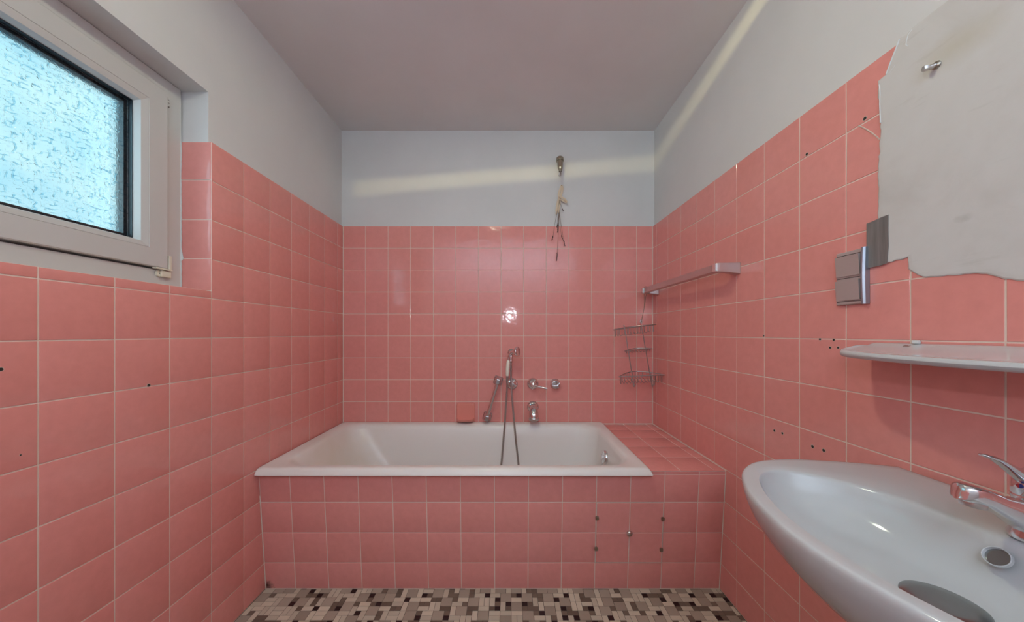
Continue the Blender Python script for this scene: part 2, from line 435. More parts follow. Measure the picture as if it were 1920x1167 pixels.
# ---- front wall (behind the camera), ceiling
w = MB(); w.box(-1.45, 1.25, -1.15, -1.0, 0, ZC, 'plaster'); struct(w.build('wall_front'))
w = MB(); w.box(-1.45, 1.25, -1.15, 2.45, ZC, ZC+.12, 'ceiling'); struct(w.build('ceiling'))

# ---- floor: random mosaic of squares and oblongs
w = MB(); w.box(-1.45, 1.25, -1.15, 2.45, -.12, -.0012, 'grout_grey')
u = .0232; nx, ny = int(2.06/u)+1, int(1.46/u)+1; x0f, y0f = XL+.0004, .06
occ = [[False]*ny for _ in range(nx)]
rnd = random.Random(11)
def fits(i, j, a, b): return i >= 0 and j >= 0 and i+a <= nx and j+b <= ny and all(not occ[i+p][j+q] for p in range(a) for q in range(b))
def piece(i, j, a, b, mm):
    for p in range(a):
        for q in range(b): occ[i+p][j+q] = True
    X0, X1, Y0, Y1 = x0f+i*u+.0008, x0f+(i+a)*u-.0008, y0f+j*u+.0008, y0f+(j+b)*u-.0008
    X1 = min(X1, XR-.001)
    if X1-X0 > .003:
        w.loft([[(X0, Y0, -.0012), (X1, Y0, -.0012), (X1, Y1, -.0012), (X0, Y1, -.0012)], [(X0, Y0, -.0004), (X1, Y0, -.0004), (X1, Y1, -.0004), (X0, Y1, -.0004)],
                [(X0+.0006, Y0+.0006, 0), (X1-.0006, Y0+.0006, 0), (X1-.0006, Y1-.0006, 0), (X0+.0006, Y1-.0006, 0)]], mm, smooth=False, cap1=True)
# squares first (every square shares an edge line with its neighbours as in a pinwheel), then bars and single stones in the gaps
cells = [(i, j) for i in range(nx) for j in range(ny)]; rnd.shuffle(cells)
area = 0; blk = set()
for i, j in cells:
    if area > .335*nx*ny: break
    if not fits(i, j, 2, 2): continue
    if any(0 <= i+p < nx and 0 <= j+q < ny and occ[i+p][j+q] for p in (-1, 2) for q in (0, 1)) and rnd.random() < .8: continue
    if any(0 <= i+p < nx and 0 <= j+q < ny and occ[i+p][j+q] for p in (0, 1) for q in (-1, 2)) and rnd.random() < .6: continue
    piece(i, j, 2, 2, 'f_taupe'); area += 4
for i, j in cells:
    if occ[i][j]: continue
    r = rnd.random()
    if r < .10 and not any((p, q) in blk for p in (i-1, i, i+1) for q in (j-1, j, j+1)): piece(i, j, 1, 1, 'f_black'); blk.add((i, j))
    elif r < .17: piece(i, j, 1, 1, 'f_brown')
    elif r < .20 and fits(i, j, 2, 1): piece(i, j, 2, 1, 'f_brown')
for i, j in cells:
    if occ[i][j]: continue
    o_ = [(2, 1, 0, 0), (1, 2, 0, 0), (2, 1, -1, 0), (1, 2, 0, -1)]; rnd.shuffle(o_)
    for a, b, di, dj in o_:
        if fits(i+di, j+dj, a, b): piece(i+di, j+dj, a, b, 'f_cream'); break
    else: piece(i, j, 1, 1, 'f_brown')
struct(w.build('floor'))

# ------------------------------------------------------------------ window
def ring_frame(mb, xs, m):
    """xs: list of (x, y0, y1, z0, z1) rectangles lofted into a closed profile ring"""
    R = [[V((x, y0, z0)), V((x, y1, z0)), V((x, y1, z1)), V((x, y0, z1))] for x, y0, y1, z0, z1 in xs]
    mb.loft(R+[R[0]], m, smooth=False)
w = MB()
ring_frame(w, [(-1.232, WY0+.001, RY-.0005, SILL-.0015, HEAD-.001), (-1.219, WY0+.002, RY-.0015, SILL, HEAD-.002), (-1.219, .205, 1.174, 1.381, 2.016), (-1.255, .205, 1.174, 1.381, 2.016),
               (-1.255, .235, 1.140, 1.415, 1.985), (-1.310, .235, 1.140, 1.415, 1.985), (-1.310, WY0+.001, RY-.0005, SILL-.0015, HEAD-.001)], 'pvc')
window = struct(w.build('window_1', bevel=.0015))
w = MB()
ring_frame(w, [(-1.252, .211, 1.1685, 1.387, 2.0105), (-1.2075, .211, 1.1685, 1.387, 2.0105), (-1.2045, .214, 1.1655, 1.390, 2.0075), (-1.2045, .276, 1.1075, 1.4475, 1.9495), (-1.2062, .277, 1.1065, 1.4485, 1.9485),
               (-1.2062, .278, 1.1055, 1.4495, 1.9475), (-1.2050, .279, 1.1045, 1.4505, 1.9465), (-1.210, .297, 1.086, 1.466, 1.929), (-1.228, .3035, 1.0795, 1.472, 1.9225), (-1.252, .3035, 1.0795, 1.472, 1.9225)], 'pvc')
sash = w.build('sash', window)
w = MB()
for z0, z1, y0 in ((1.968, 1.9685, 1.1675),):
    pass
w = MB()
ring_frame(w, [(-1.2285, .3045, 1.0785, 1.473, 1.9215), (-1.2285, .3055, 1.0775, 1.474, 1.9205), (-1.2415, .3055, 1.0775, 1.474, 1.9205), (-1.2415, .3045, 1.0785, 1.473, 1.9215)], 'black')
ring_frame(w, [(-1.2475, .3045, 1.0785, 1.473, 1.9215), (-1.2475, .315, 1.068, 1.484, 1.911), (-1.272, .315, 1.068, 1.484, 1.911), (-1.272, .3045, 1.0785, 1.473, 1.9215)], 'black')
w.build('glazing_gasket', sash)
w = MB(); w.box(-1.2465, -1.2425, .304, 1.079, 1.4725, 1.922, 'pane'); w.build('glass_pane', sash)
# hinge at the lower right corner of the sash, hinge at the top
w = MB()
w.box(-1.2185, -1.2035, 1.1705, 1.1795, 1.386, 1.435, 'ivory', .0012)
w.box(-1.216, -1.2005, 1.125, 1.1795, 1.3815, 1.3865, 'ivory', .001)
h1 = w.build('lower_hinge', window)
w = MB(); w.lathe([(.0115, 0), (.0115, .004), (.010, .0065), (.002, .007)], (-1.2185, 1.147, 1.368), (1, 0, 0), 'ivory', 22)
w.box(-1.2185, -1.2065, 1.147, 1.181, 1.357, 1.3795, 'ivory', .002)
w.lathe([(.0026, 0), (0, .0003)], (-1.2113, 1.147, 1.368), (1, 0, 0), 'dark', 12)
w.build('hinge_pin_housing', h1)
w = MB()
for z0, z1 in ((1.966, 1.977), (1.979, 1.9865), (1.9885, 1.997)):
    w.lathe([(.005, 0), (.0055, .001), (.0055, z1-z0-.001), (.005, z1-z0)], (-1.2135, 1.1745, z0), (0, 0, 1), 'pvc', 14)
w.build('upper_hinge', window)
# torn caulk down the frame edge
w = MB()
cj = random.Random(5); zs = [1.318+.01*k for k in range(74)]
left = []; right = []
for z in zs:
    wd = .0025+.002*cj.random()
    if 1.435 < z < 1.47: wd += .008*(1-(z-1.435)/.035)
    if z > 1.873: wd = .001
    left.append(V((-1.2205, RY-.0035, z))); right.append(V((-1.2205+wd, RY-.0024, z)))
vs = left+right; n = len(zs)
w.add(vs, [(i, i+1, n+i+1, n+i) for i in range(n-1)], 'white_fill')
w.add([v+V((0, .0022, 0)) for v in vs], [(i, n+i, n+i+1, i+1) for i in range(n-1)], 'white_fill')
w.box(-1.2195, -1.178, RY-.006, RY-.001, SILL-.0005, SILL+.0022, 'white_fill')
w.build('caulk_line', window)

# ------------------------------------------------------------------ bathtub and its tiled surround
def rrect(x0, x1, y0, y1, z, r, n=8):
    pts = []
    for cx, cy, a0 in ((x1-r, y0+r, -PI/2), (x1-r, y1-r, 0), (x0+r, y1-r, PI/2), (x0+r, y0+r, PI)):
        for k in range(n+1):
            a = a0+PI/2*k/n; pts.append(V((cx+r*math.cos(a), cy+r*math.sin(a), z)))
    return pts
tub = thing('bathtub', 'white enamel built-in bathtub with flat rim in pink tiled corner', 'bathtub', (-.24, 1.82, .165))
w = MB()
def trect(*a):
    p = rrect(*a); q = p[8].copy(); q.y = max(q.y+.002, 1.4495) if q.y < 1.4495 else q.y+.02
    return p[:9]+[q]+p[9:]
def lip(*a): return [V((min(p.x, .6160) if p.y > 1.447 else p.x, p.y, p.z)) for p in trect(*a)]
w.loft([trect(-1.10, .612, 1.449, 2.190, .541, .006), lip(-1.1040, .6210, 1.4300, 2.196, .5415, .006), lip(-1.1045, .6240, 1.4270, 2.197, .5450, .007), lip(-1.1045, .6220, 1.4290, 2.197, .5520, .008), lip(-1.1045, .6160, 1.4350, 2.197, .562, .010),
        lip(-1.1025, .6120, 1.4395, 2.195, .5680, .012), trect(-1.097, .606, 1.4455, 2.1905, .5715, .016), trect(-1.090, .600, 1.452, 2.184, .5722, .024),
        trect(-1.058, .572, 1.478, 2.158, .5690, .085), trect(-1.046, .562, 1.488, 2.149, .5655, .105), trect(-1.036, .554, 1.496, 2.141, .558, .115), trect(-1.022, .548, 1.503, 2.134, .540, .125),
        trect(-.985, .540, 1.515, 2.124, .48, .14), trect(-.925, .528, 1.528, 2.112, .39, .15), trect(-.86, .512, 1.545, 2.098, .30, .16), trect(-.81, .49, 1.562, 2.080, .235, .17),
        trect(-.76, .455, 1.59, 2.05, .195, .17), trect(-.68, .40, 1.64, 2.0, .175, .15), trect(-.5, .28, 1.72, 1.92, .168, .09), trect(-.2, .1, 1.80, 1.84, .166, .018)], 'tub', cap1=True)
w.build('tub_shell', tub)
w = MB()   # overflow plate with its turning handle
oc = V((.536, 1.84, .468)); on = V((-.985, 0, .17)).normalized()
w.lathe([(.0, -.003), (.036, -.003), (.0375, .005), (.036, .011), (.031, .015), (.0, .016)], oc, on, 'chrome', 36)
w.lathe([(.012, .014), (.011, .019), (0, .020)], oc, on, 'chrome', 20)
w.tube([oc+on*.016+V((0, 0, -.012)), oc+on*.017+V((-.003, 0, -.05)), oc+on*.014+V((-.004, 0, -.075))], .0014, 'wire', 6)
w.build('overflow_fitting', tub)

sur = thing('tiled_bath_surround', 'pink tiled panel and ledge built around the bathtub', 'bath surround', (-.07, 1.48, 0))
SL = .045/.553     # the panel leans in towards the floor
def pp(x, z, d=0):
    n = V((0, -1, -SL)).normalized(); return V((x, 1.500-SL*z, z))+n*d
w = MB()
def slab(x0, x1, z0, z1, d0, d1, m):
    ps = [pp(x0, z0, d0), pp(x1, z0, d0), pp(x1, z1, d0), pp(x0, z1, d0), pp(x0, z0, d1), pp(x1, z0, d1), pp(x1, z1, d1), pp(x0, z1, d1)]
    w.add(ps, [(0, 1, 2, 3), (4, 7, 6, 5), (0, 4, 5, 1), (1, 5, 6, 2), (2, 6, 7, 3), (3, 7, 4, 0)], m)
slab(XL+.001, XR-.001, 0, .538, -.028, -.0012, 'grout')
slab(.6185, XR-.001, .538, .5525, -.028, -.0012, 'grout')
px = [XL+.002]+[-.969+.1505*k for k in range(0, 13)]+[XR-.0015]
pz = [.0012, .125, .2675, .410, .538]
inh = lambda a, b: .3855 < a < .6865 and .125 < b < .410
tiles(w, pp(0, 0), (1, 0, 0), (0, -SL, 1), (0, -1, -SL), px, pz, 'tile_panel', skip=inh)
tiles(w, pp(0, 0), (1, 0, 0), (0, -SL, 1), (0, -1, -SL), [.6185, .6865, .837, XR-.0015], [.5385, .5525], 'tile_panel')
for xx, sg, zt in ((XL, 1, .44), (XR, -1, .5525)):
    a, b = pp(xx+sg*.0015, 0), pp(xx+sg*.0015, zt)
    w.tube([a, b], .0017, 'caulk', 8)
w.build('front_panel', sur)
w = MB()   # ledge at the foot end
w.box(.6185, XR-.001, 1.4595, YB-.002, .515, .5545, 'grout')
tiles(w, (0, 0, .5557), (1, 0, 0), (0, 1, 0), (0, 0, 1), [.619, .755, .9045, XR-.0015], [1.4525, 1.6145, 1.765, 1.9155, 2.066, YB-.002])
w.tube([(XR-.0012, 1.4545, .5557), (XR-.0012, YB-.003, .5557)], .0016, 'caulk', 8); w.tube([(.62, YB-.0025, .5557), (XR-.002, YB-.0025, .5557)], .0015, 'caulk', 8)
w.build('ledge', sur)
w = MB()   # service hatch, two by two tiles on a loose panel
slab(.3875, .6845, .1275, .4075, -.010, -.0002, 'grout')
tiles(w, pp(0, 0, .0014), (1, 0, 0), (0, -SL, 1), (0, -1, -SL), [.3875, .5360, .6845], [.1275, .2675, .4075], 'tile_panel')
slab(.3850, .3868, .125, .410, -.011, .0008, 'hole_rim'); slab(.6852, .6872, .125, .410, -.011, .0008, 'hole_rim')
slab(.3850, .6872, .4085, .4103, -.011, .0006, 'hole_rim'); slab(.3850, .6872, .1245, .1265, -.011, .0010, 'hole_rim')
hatch = w.build('access_hatch', sur)
for x, z in ((.3895, .340), (.3885, .196), (.6815, .336), (.6800, .192)):
    w = MB(); c = pp(x, z, .0014); nn = V((0, -1, -SL))
    bm = bmesh.new(); bmesh.ops.create_cube(bm, size=1)
    for v in bm.verts: v.co = V((v.co.x*.0135, v.co.y*.009, v.co.z*.0165))
    bmesh.ops.bevel(bm, geom=bm.edges[:], offset=.0018, segments=2, affect='EDGES')
    w.from_bm(bm, 'nickel', False, Matrix.Translation(c+nn*.0044)); w.build('retaining_clip', hatch)
w = MB(); w.lathe([(.0, 0), (.0105, 0), (.0125, .004), (.0125, .010), (.009, .014), (0, .015)], pp(.5345, .2700, .0012), (0, -1, -SL), 'satin', 24)
w.build('hatch_knob', hatch)

# ------------------------------------------------------------------ fittings on the back wall
# soap dish
sd = thing('soap_dish', 'pink glazed ceramic soap dish fixed to wall tiles above tub rim', 'soap dish', (-.288, YB, .58))
w = MB()
def srect(cx, cz, hx, hz, y, r, n=6):
    return [V((p.x, y, p.y)) for p in [V((q.x, q.y, 0)) for q in rrect(cx-hx, cx+hx, cz-hz, cz+hz, 0, r, n)]]
c0 = (-.288, .634)
w.loft([srect(*c0, .0600, .064, YB-.0005, .014), srect(*c0, .0600, .064, YB-.009, .016), srect(*c0, .0575, .0615, YB-.0135, .017), srect(*c0, .052, .056, YB-.0150, .017),
        srect(*c0, .047, .051, YB-.0138, .017), srect(*c0, .040, .044, YB-.0122, .016)], 'dish', cap1=True, cap0=True)
w.build('back_plate', sd)
w = MB()
tr = []
for k, (yy, dz) in enumerate(((0, 0), (.3, 0), (.75, .006), (.97, .016), (1., .024), (.93, .027), (.8, .022), (.55, .012), (.25, .009), (.0, .009))):
    row = []
    for i in range(17):
        t = -1+2*i/16; xx = -.288+.056*t
        prof = .060*(1-abs(t)**3.6)**.5 if abs(t) < 1 else 0
        row.append(V((xx, YB-.013-prof*yy, .578+dz*(1-.25*abs(t)**4))))
    tr.append(row)
vs = [p for r in tr for p in r]; fs = []
for k in range(len(tr)-1):
    for i in range(16): fs.append((k*17+i, k*17+i+1, (k+1)*17+i+1, (k+1)*17+i))
w.add(vs, fs, 'dish', True); w.build('tray', sd)

# grab bar
gb = thing('grab_bar', 'slanted chrome grab bar on the back wall beside hand shower hose', 'grab bar', (-.118, YB, .73))
g0, g1 = V((-.074, 2.140, .848)), V((-.146, 2.140, .610))
ax = (g1-g0).normalized()
w = MB(); w.tube([g0, g0+ax*.03, (g0+g1)/2, g1-ax*.03, g1], .0112, 'chrome', 16)
w.build('bar', gb)
for p in (g0, g1):
    w = MB()
    side = ax.cross(V((0, 1, 0))).normalized()
    def rr(y, hw, hl, sh=0): return [V((0, y, 0))+V((p.x, 0, p.z))+side*(hw*a)+ax*(hl*b+sh) for a, b in ((-1, -.8), (-.8, -1), (.8, -1), (1, -.8), (1, .8), (.8, 1), (-.8, 1), (-1, .8))]
    w.loft([rr(YB-.0005, .029, .028), rr(YB-.014, .029, .028), rr(YB-.021, .023, .024), rr(2.152, .016, .020), rr(2.130, .0140, .018), rr(2.126, .011, .014)], 'bracket', smooth=False, cap0=True, cap1=True)
    w.build('wall_bracket', gb, bevel=.002)

# diverter rosette behind the hoses
dv = thing('diverter_valve', 'round chrome valve cap on the wall behind the shower hoses', 'valve', (.018, YB, .824))
w = MB(); w.lathe([(0, .0005), (.0375, .0005), (.0385, .004), (.036, .010), (.028, .017), (.020, .020)], (.018, YB, .824), (0, -1, 0), 'chrome', 32); w.build('rosette', dv)
w = MB()
w.lathe([(.020, .016), (.021, .030), (.0205, .042), (.016, .048), (0, .050)], (.018, YB, .824), (0, -1, 0), 'chrome', 10, smooth=False); w.build('knob', dv)

# single lever mixer
mv = thing('bath_mixer', 'chrome bath mixer rosette with lever pointing right above the spout', 'mixer', (.156, YB, .824))
w = MB(); w.lathe([(0, .0005), (.0385, .0005), (.0395, .004), (.0375, .012), (.033, .020), (.024, .027), (.019, .030)], (.156, YB, .824), (0, -1, 0), 'chrome', 36); w.build('rosette', mv)
w = MB(); w.lathe([(.0195, .026), (.0195, .040), (.018, .050), (.012, .056), (0, .058)], (.156, YB, .824), (0, -1, 0), 'chrome', 28); w.build('cartridge_cap', mv)
w = MB(); w.tube([(.160, YB-.048, .821), (.178, YB-.056, .816), (.205, YB-.066, .811), (.232, YB-.074, .807), (.244, YB-.077, .805)], [.0085, .0078, .0070, .0075, .0055], 'chrome', 14); w.build('lever', mv)
# stop valve knob
sv = thing('stop_valve', 'small round chrome valve knob on the wall right of the mixer lever', 'valve', (.304, YB, .824))
w = MB(); w.lathe([(0, .0005), (.0335, .0005), (.035, .004), (.034, .010), (.030, .014)], (.304, YB, .824), (0, -1, 0), 'chrome', 32); w.build('rosette', sv)
w = MB(); w.lathe([(.029, .012), (.0305, .022), (.0295, .034), (.026, .040), (0, .041)], (.304, YB, .824), (0, -1, 0), 'chrome', 28)
w.prism([(.281, YB-.0405, .808), (.281, YB-.0405, .822), (.312, YB-.0405, .820), (.327, YB-.0405, .838), (.3305, YB-.0405, .832), (.315, YB-.0405, .810)], (0, -.009, 0), 'chrome'); w.build('knob', sv, bevel=.002)
# spout
sp = thing('bath_spout', 'short chrome bath spout with round rosette below the mixer', 'spout', (.156, YB, .675))
w = MB(); w.lathe([(0, .0005), (.0385, .0005), (.0395, .004), (.037, .012), (.030, .019), (.024, .022)], (.156, YB, .672), (0, -1, 0), 'chrome', 36); w.build('rosette', sp)
w = MB(); w.tube([(.156, YB-.015, .672), (.156, YB-.045, .671), (.156, YB-.072, .664), (.156, YB-.088, .650), (.156, YB-.094, .632), (.156, YB-.095, .612)], [.0235, .0245, .0275, .0300, .0310, .0305], 'chrome', 24); w.build('outlet_bend', sp)
w = MB(); w.lathe([(.0310, 0), (.0325, .003), (.0325, .014), (.0305, .018)], (.156, YB-.095, .606), (0, 0, 1), 'satin', 26); w.lathe([(.029, .0005), (0, .001)], (.156, YB-.095, .606), (0, 0, 1), 'dark', 20); w.build('aerator', sp)

# hand shower on its wall outlet
hb = thing('shower_wall_outlet', 'chrome wall outlet elbow holding the hand shower at the top of hose', 'wall outlet', (.010, YB, 1.02))
w = MB(); w.lathe([(0, .0005), (.021, .0005), (.022, .004), (.018, .010), (.012, .013)], (.012, YB, 1.035), (0, -1, 0), 'chrome', 28); w.build('rosette', hb)
w = MB(); w.tube([(.012, YB-.008, 1.035), (.012, YB-.050, 1.035), (.012, YB-.062, 1.030), (.011, YB-.067, 1.018), (.010, YB-.068, .996), (.010, YB-.068, .985)], [.0105, .0105, .0125, .013, .0115, .0115], 'chrome', 18); w.build('elbow', hb)
w = MB(); w.tube([(.008, YB-.064, 1.034), (.002, YB-.070, 1.036), (-.006, YB-.078, 1.034)], [.009, .009, .007], 'chrome', 12); w.build('holder_fork', hb)

hs = thing('hand_shower', 'chrome hand shower with cream handle and hanging metal hose', 'hand shower', (-.010, YB-.09, .91))
yh_ = YB-.092
w = MB(); w.tube([(-.0125, yh_, .888), (-.0125, yh_, .892), (-.0115, yh_, .915), (-.010, yh_, .945), (-.008, yh_, .970), (-.0065, yh_, .984), (-.006, yh_, .988)], [.0085, .0100, .0118, .0122, .0112, .0095, .0080], 'handle', 18); w.build('handle', hs)
w = MB(); w.tube([(-.006, yh_, .985), (-.005, yh_, 1.000), (-.0015, yh_-.002, 1.018), (.005, yh_-.006, 1.030), (.014, yh_-.012, 1.037), (.026, yh_-.018, 1.040)], [.0085, .0080, .0082, .0085, .0090, .0100], 'chrome', 16); w.build('neck', hs)
w = MB(); hax = V((.80, -.50, .12)).normalized()
w.lathe([(0, -.013), (.012, -.011), (.018, -.002), (.0245, .010), (.0290, .019), (.0305, .026), (.0285, .0285), (.0260, .0265), (0, .0255)], (.031, yh_-.022, 1.043), hax, 'chrome', 30)
w.build('spray_head', hs)
w = MB(); w.tube([(-.0125, yh_, .890), (-.0128, yh_, .868), (-.0135, yh_, .862)], [.0082, .0080, .0062], 'hose', 14)
for k in range(5): w.lathe([(.0062, 0), (.0078, .0015), (.0078, .003), (.0062, .0045)], (-.0134-.0004*k, yh_, .838+.0048*k), (0, 0, 1), 'hose', 12)
w.build('hose_ferrule', hs); w = MB()
w.lathe([(.0105, 0), (.0115, .002), (.0115, .016), (.010, .018)], (.010, YB-.068, .972), (0, 0, 1), 'chrome', 18)
for k in range(6): w.lathe([(.0064, 0), (.0082, .002), (.0082, .004), (.0064, .006)], (.0098, YB-.068, .918+.0085*k), (0, 0, 1), 'hose', 12)
w.build('hose_ferrule', hs)
# hose: from the handle down into the tub, round its floor and back up to the outlet
def cat(P, n=14):
    P = [V(p) for p in P]; out = []
    for i in range(len(P)-1):
        p0, p1, p2, p3 = P[max(i-1, 0)], P[i], P[i+1], P[min(i+2, len(P)-1)]
        for k in range(n):
            t = k/n; out.append(.5*((2*p1)+(-p0+p2)*t+(2*p0-5*p1+4*p2-p3)*t*t+(-p0+3*p1-3*p2+p3)*t**3))
    out.append(P[-1]); return out
hp = cat([(-.0130, yh_, .868), (-.0150, yh_, .80), (-.024, yh_-.004, .66), (-.036, yh_-.010, .50), (-.048, yh_-.020, .36), (-.062, yh_-.055, .235), (-.055, yh_-.14, .192), (.005, yh_-.20, .183), (.065, yh_-.14, .192),
          (.068, yh_-.06, .24), (.056, YB-.112, .35), (.040, YB-.100, .50), (.025, YB-.088, .66), (.014, YB-.076, .80), (.010, YB-.068, .91), (.010, YB-.068, .975)], 30)
w = MB(); w.tube(hp, [.0056+(.0006 if i % 2 else 0) for i in range(len(hp))], 'hose', 10); w.build('hose', hs)

# shower arm stub high on the plaster
sa = thing('shower_arm_fitting', 'small nickel shower arm nozzle high on the white wall above the tiles', 'shower fitting', (.331, PB, 2.30))
w = MB(); w.lathe([(0, 0), (.010, 0), (.010, .050), (.009, .052)], (.332, PB-.0005, 2.298), (0, -1, 0), 'nickel', 18); w.build('wall_pipe', sa)
dn = V((0, -.22, -1)).normalized(); tp = V((.3315, PB-.050, 2.311))
w = MB(); w.lathe([(0, -.001), (.0205, 0), (.0232, .0025), (.0240, .007), (.0240, .023), (.0228, .0255), (.0165, .0258), (.0160, .030)], tp, dn, 'nickel', 30); w.build('collar', sa)
w = MB(); w.lathe([(.0150, .0285), (.0186, .0290), (.0190, .032), (.0184, .050), (.0165, .072), (.0150, .083), (.0115, .086), (.0108, .092), (.0112, .098), (.009, .102)], tp, dn, 'nickel', 30); w.build('nozzle_body', sa)
e0 = tp+dn*.100
w = MB(); w.tube(cat([e0, e0+V((.001, -.002, -.012)), e0+V((.0005, -.006, -.024)), e0+V((-.005, -.010, -.033)), e0+V((-.010, -.012, -.031)), e0+V((-.010, -.014, -.022))], 8), .0058, 'satin', 12); w.build('hook_end', sa)

# dried bunch hanging from a pin
db = thing('dried_flower_bunch', 'small dried flower bunch with raffia bow hanging below the shower fitting', 'dried flowers', (.34, PB-.015, 2.13))
yb = PB-.022
w = MB(); w.tube([(.345, PB, 2.139), (.345, PB-.03, 2.140)], .0016, 'stem', 8); w.build('pin', db)
def strip(mb, pts, wd, m):
    pts = [V(p) for p in pts]; vs = []
    for i, p in enumerate(pts):
        t = (pts[min(i+1, len(pts)-1)]-pts[max(i-1, 0)]).normalized(); s_ = t.cross(V((0, 1, 0))).normalized()
        ww = wd[i] if isinstance(wd, list) else wd
        vs += [p+s_*ww+V((0, .0012, 0)), p+V((0, -.0012, 0)), p-s_*ww+V((0, .0012, 0)), p+V((0, .0016, 0))]
    fs = []
    for i in range(len(pts)-1):
        for k in range(4): fs.append((i*4+k, i*4+(k+1) % 4, i*4+4+(k+1) % 4, i*4+4+k))
    fs += [(0, 1, 2, 3), tuple(len(vs)-4+k for k in (3, 2, 1, 0))]
    mb.add(vs, fs, m, False)
w = MB()
strip(w, cat([(.331, yb, 2.058), (.328, yb-.004, 2.085), (.337, yb-.006, 2.115), (.346, yb-.003, 2.139), (.353, yb, 2.130), (.349, yb+.004, 2.100), (.336, yb+.004, 2.065)], 6), .0068, 'ribbon')
strip(w, cat([(.331, yb-.002, 2.060), (.345, yb-.010, 2.060), (.365, yb-.014, 2.048), (.379, yb-.012, 2.028), (.366, yb-.004, 2.036), (.345, yb, 2.050), (.332, yb, 2.056)], 6), .0060, 'ribbon')
strip(w, cat([(.331, yb-.004, 2.060), (.322, yb-.008, 2.035), (.316, yb-.010, 2.005), (.311, yb-.006, 1.972), (.318, yb-.003, 1.985), (.325, yb, 2.020), (.331, yb, 2.052)], 6), .0062, 'ribbon')
strip(w, cat([(.331, yb-.002, 2.058), (.327, yb, 2.02), (.319, yb, 1.985), (.309, yb-.002, 1.952)], 6), .0046, 'ribbon')
strip(w, cat([(.333, yb-.002, 2.058), (.337, yb-.004, 2.03), (.331, yb-.006, 1.995), (.326, yb-.002, 1.962)], 6), .004, 'ribbon')
w.tube([(.325, yb-.006, 2.058), (.332, yb-.010, 2.062), (.340, yb-.004, 2.058)], .0045, 'ribbon', 8)
w.build('raffia_bow', db)
ends = [((.288, 1.800), .03), ((.318, 1.690), .06), ((.344, 1.803), .025), ((.357, 1.775), .045), ((.325, 1.890), .07), ((.352, 1.985), .012), ((.318, 1.880), .02)]
ys = YB-.016
for (ex, ez), _ in ends:
    w = MB(); mid = V(((.330+ex)/2+(.004 if ex < .33 else -.006), yb, (2.05+ez)/2+.02))
    w.tube(cat([(.332, yb-.003, 2.06), (.331, yb-.002, 2.0), mid, (ex, ys if ez < 1.86 else yb, ez)], 6), .0009, 'stem', 6); w.build('stem', db)
for (ex, ez), ln in ends:
    w = MB(); yy = ys if ez < 1.86 else yb; rb = random.Random(int(ez*1000))
    k = max(3, int(ln/.006))
    for q in range(k):
        zc = ez-ln*.9*q/k; xc = ex+rb.uniform(-.0025, .0025)+(.010*q/k if ex > .34 else -.006*q/k)
        bm = bmesh.new(); bmesh.ops.create_icosphere(bm, subdivisions=1, radius=1)
        w.from_bm(bm, 'bud', False, Matrix.Translation((xc, yy+rb.uniform(-.003, .003), zc)) @ Matrix.Rotation(rb.uniform(-.5, .5), 4, 'Y') @ Matrix.Diagonal((.0030, .0030, .0055, 1)))
    w.build('seed_head', db)

# ------------------------------------------------------------------ right wall: towel rail, caddy
tr_ = thing('towel_rail', 'chrome towel rail with angular end brackets on the right wall', 'towel rail', (XR, 1.74, 1.435))
def extr(mb, sec, y0, y1, m):  # section in x,z swept along y
    mb.loft([[V((x, y0, z)) for x, z in sec], [V((x, y1, z)) for x, z in sec]], m, smooth=False, cap0=True, cap1=True)
w = MB(); extr(w, [(.860, 1.4200), (.868, 1.4165), (.882, 1.4165), (.882, 1.4440), (.872, 1.4505), (.860, 1.4500)], 1.395, 2.118, 'satin'); w.build('bar', tr_, bevel=.0012)
for y0, y1 in ((1.366, 1.396), (2.112, 2.142)):
    w = MB()
    ya, yb_ = y0, y1
    secs = []
    for x, zl_, zh_, gy in ((XR-.0008, 1.406, 1.453, .004), (.94, 1.4085, 1.453, .003), (.90, 1.4135, 1.4525, .0), (.870, 1.4155, 1.4525, -.001), (.860, 1.4165, 1.4515, -.002), (.857, 1.4185, 1.450, -.004)):
        secs.append([V((x, ya-gy, zl_)), V((x, yb_+gy, zl_)), V((x, yb_+gy, zh_)), V((x, ya-gy, zh_))])
    w.loft(secs, 'satin', smooth=False, cap0=True, cap1=True); w.build('end_bracket', tr_, bevel=.002)
    w = MB(); w.box(.853, .8565, y0+.004, y1-.004, 1.417, 1.4505, 'chrome', .0012); w.build('end_cap', tr_)

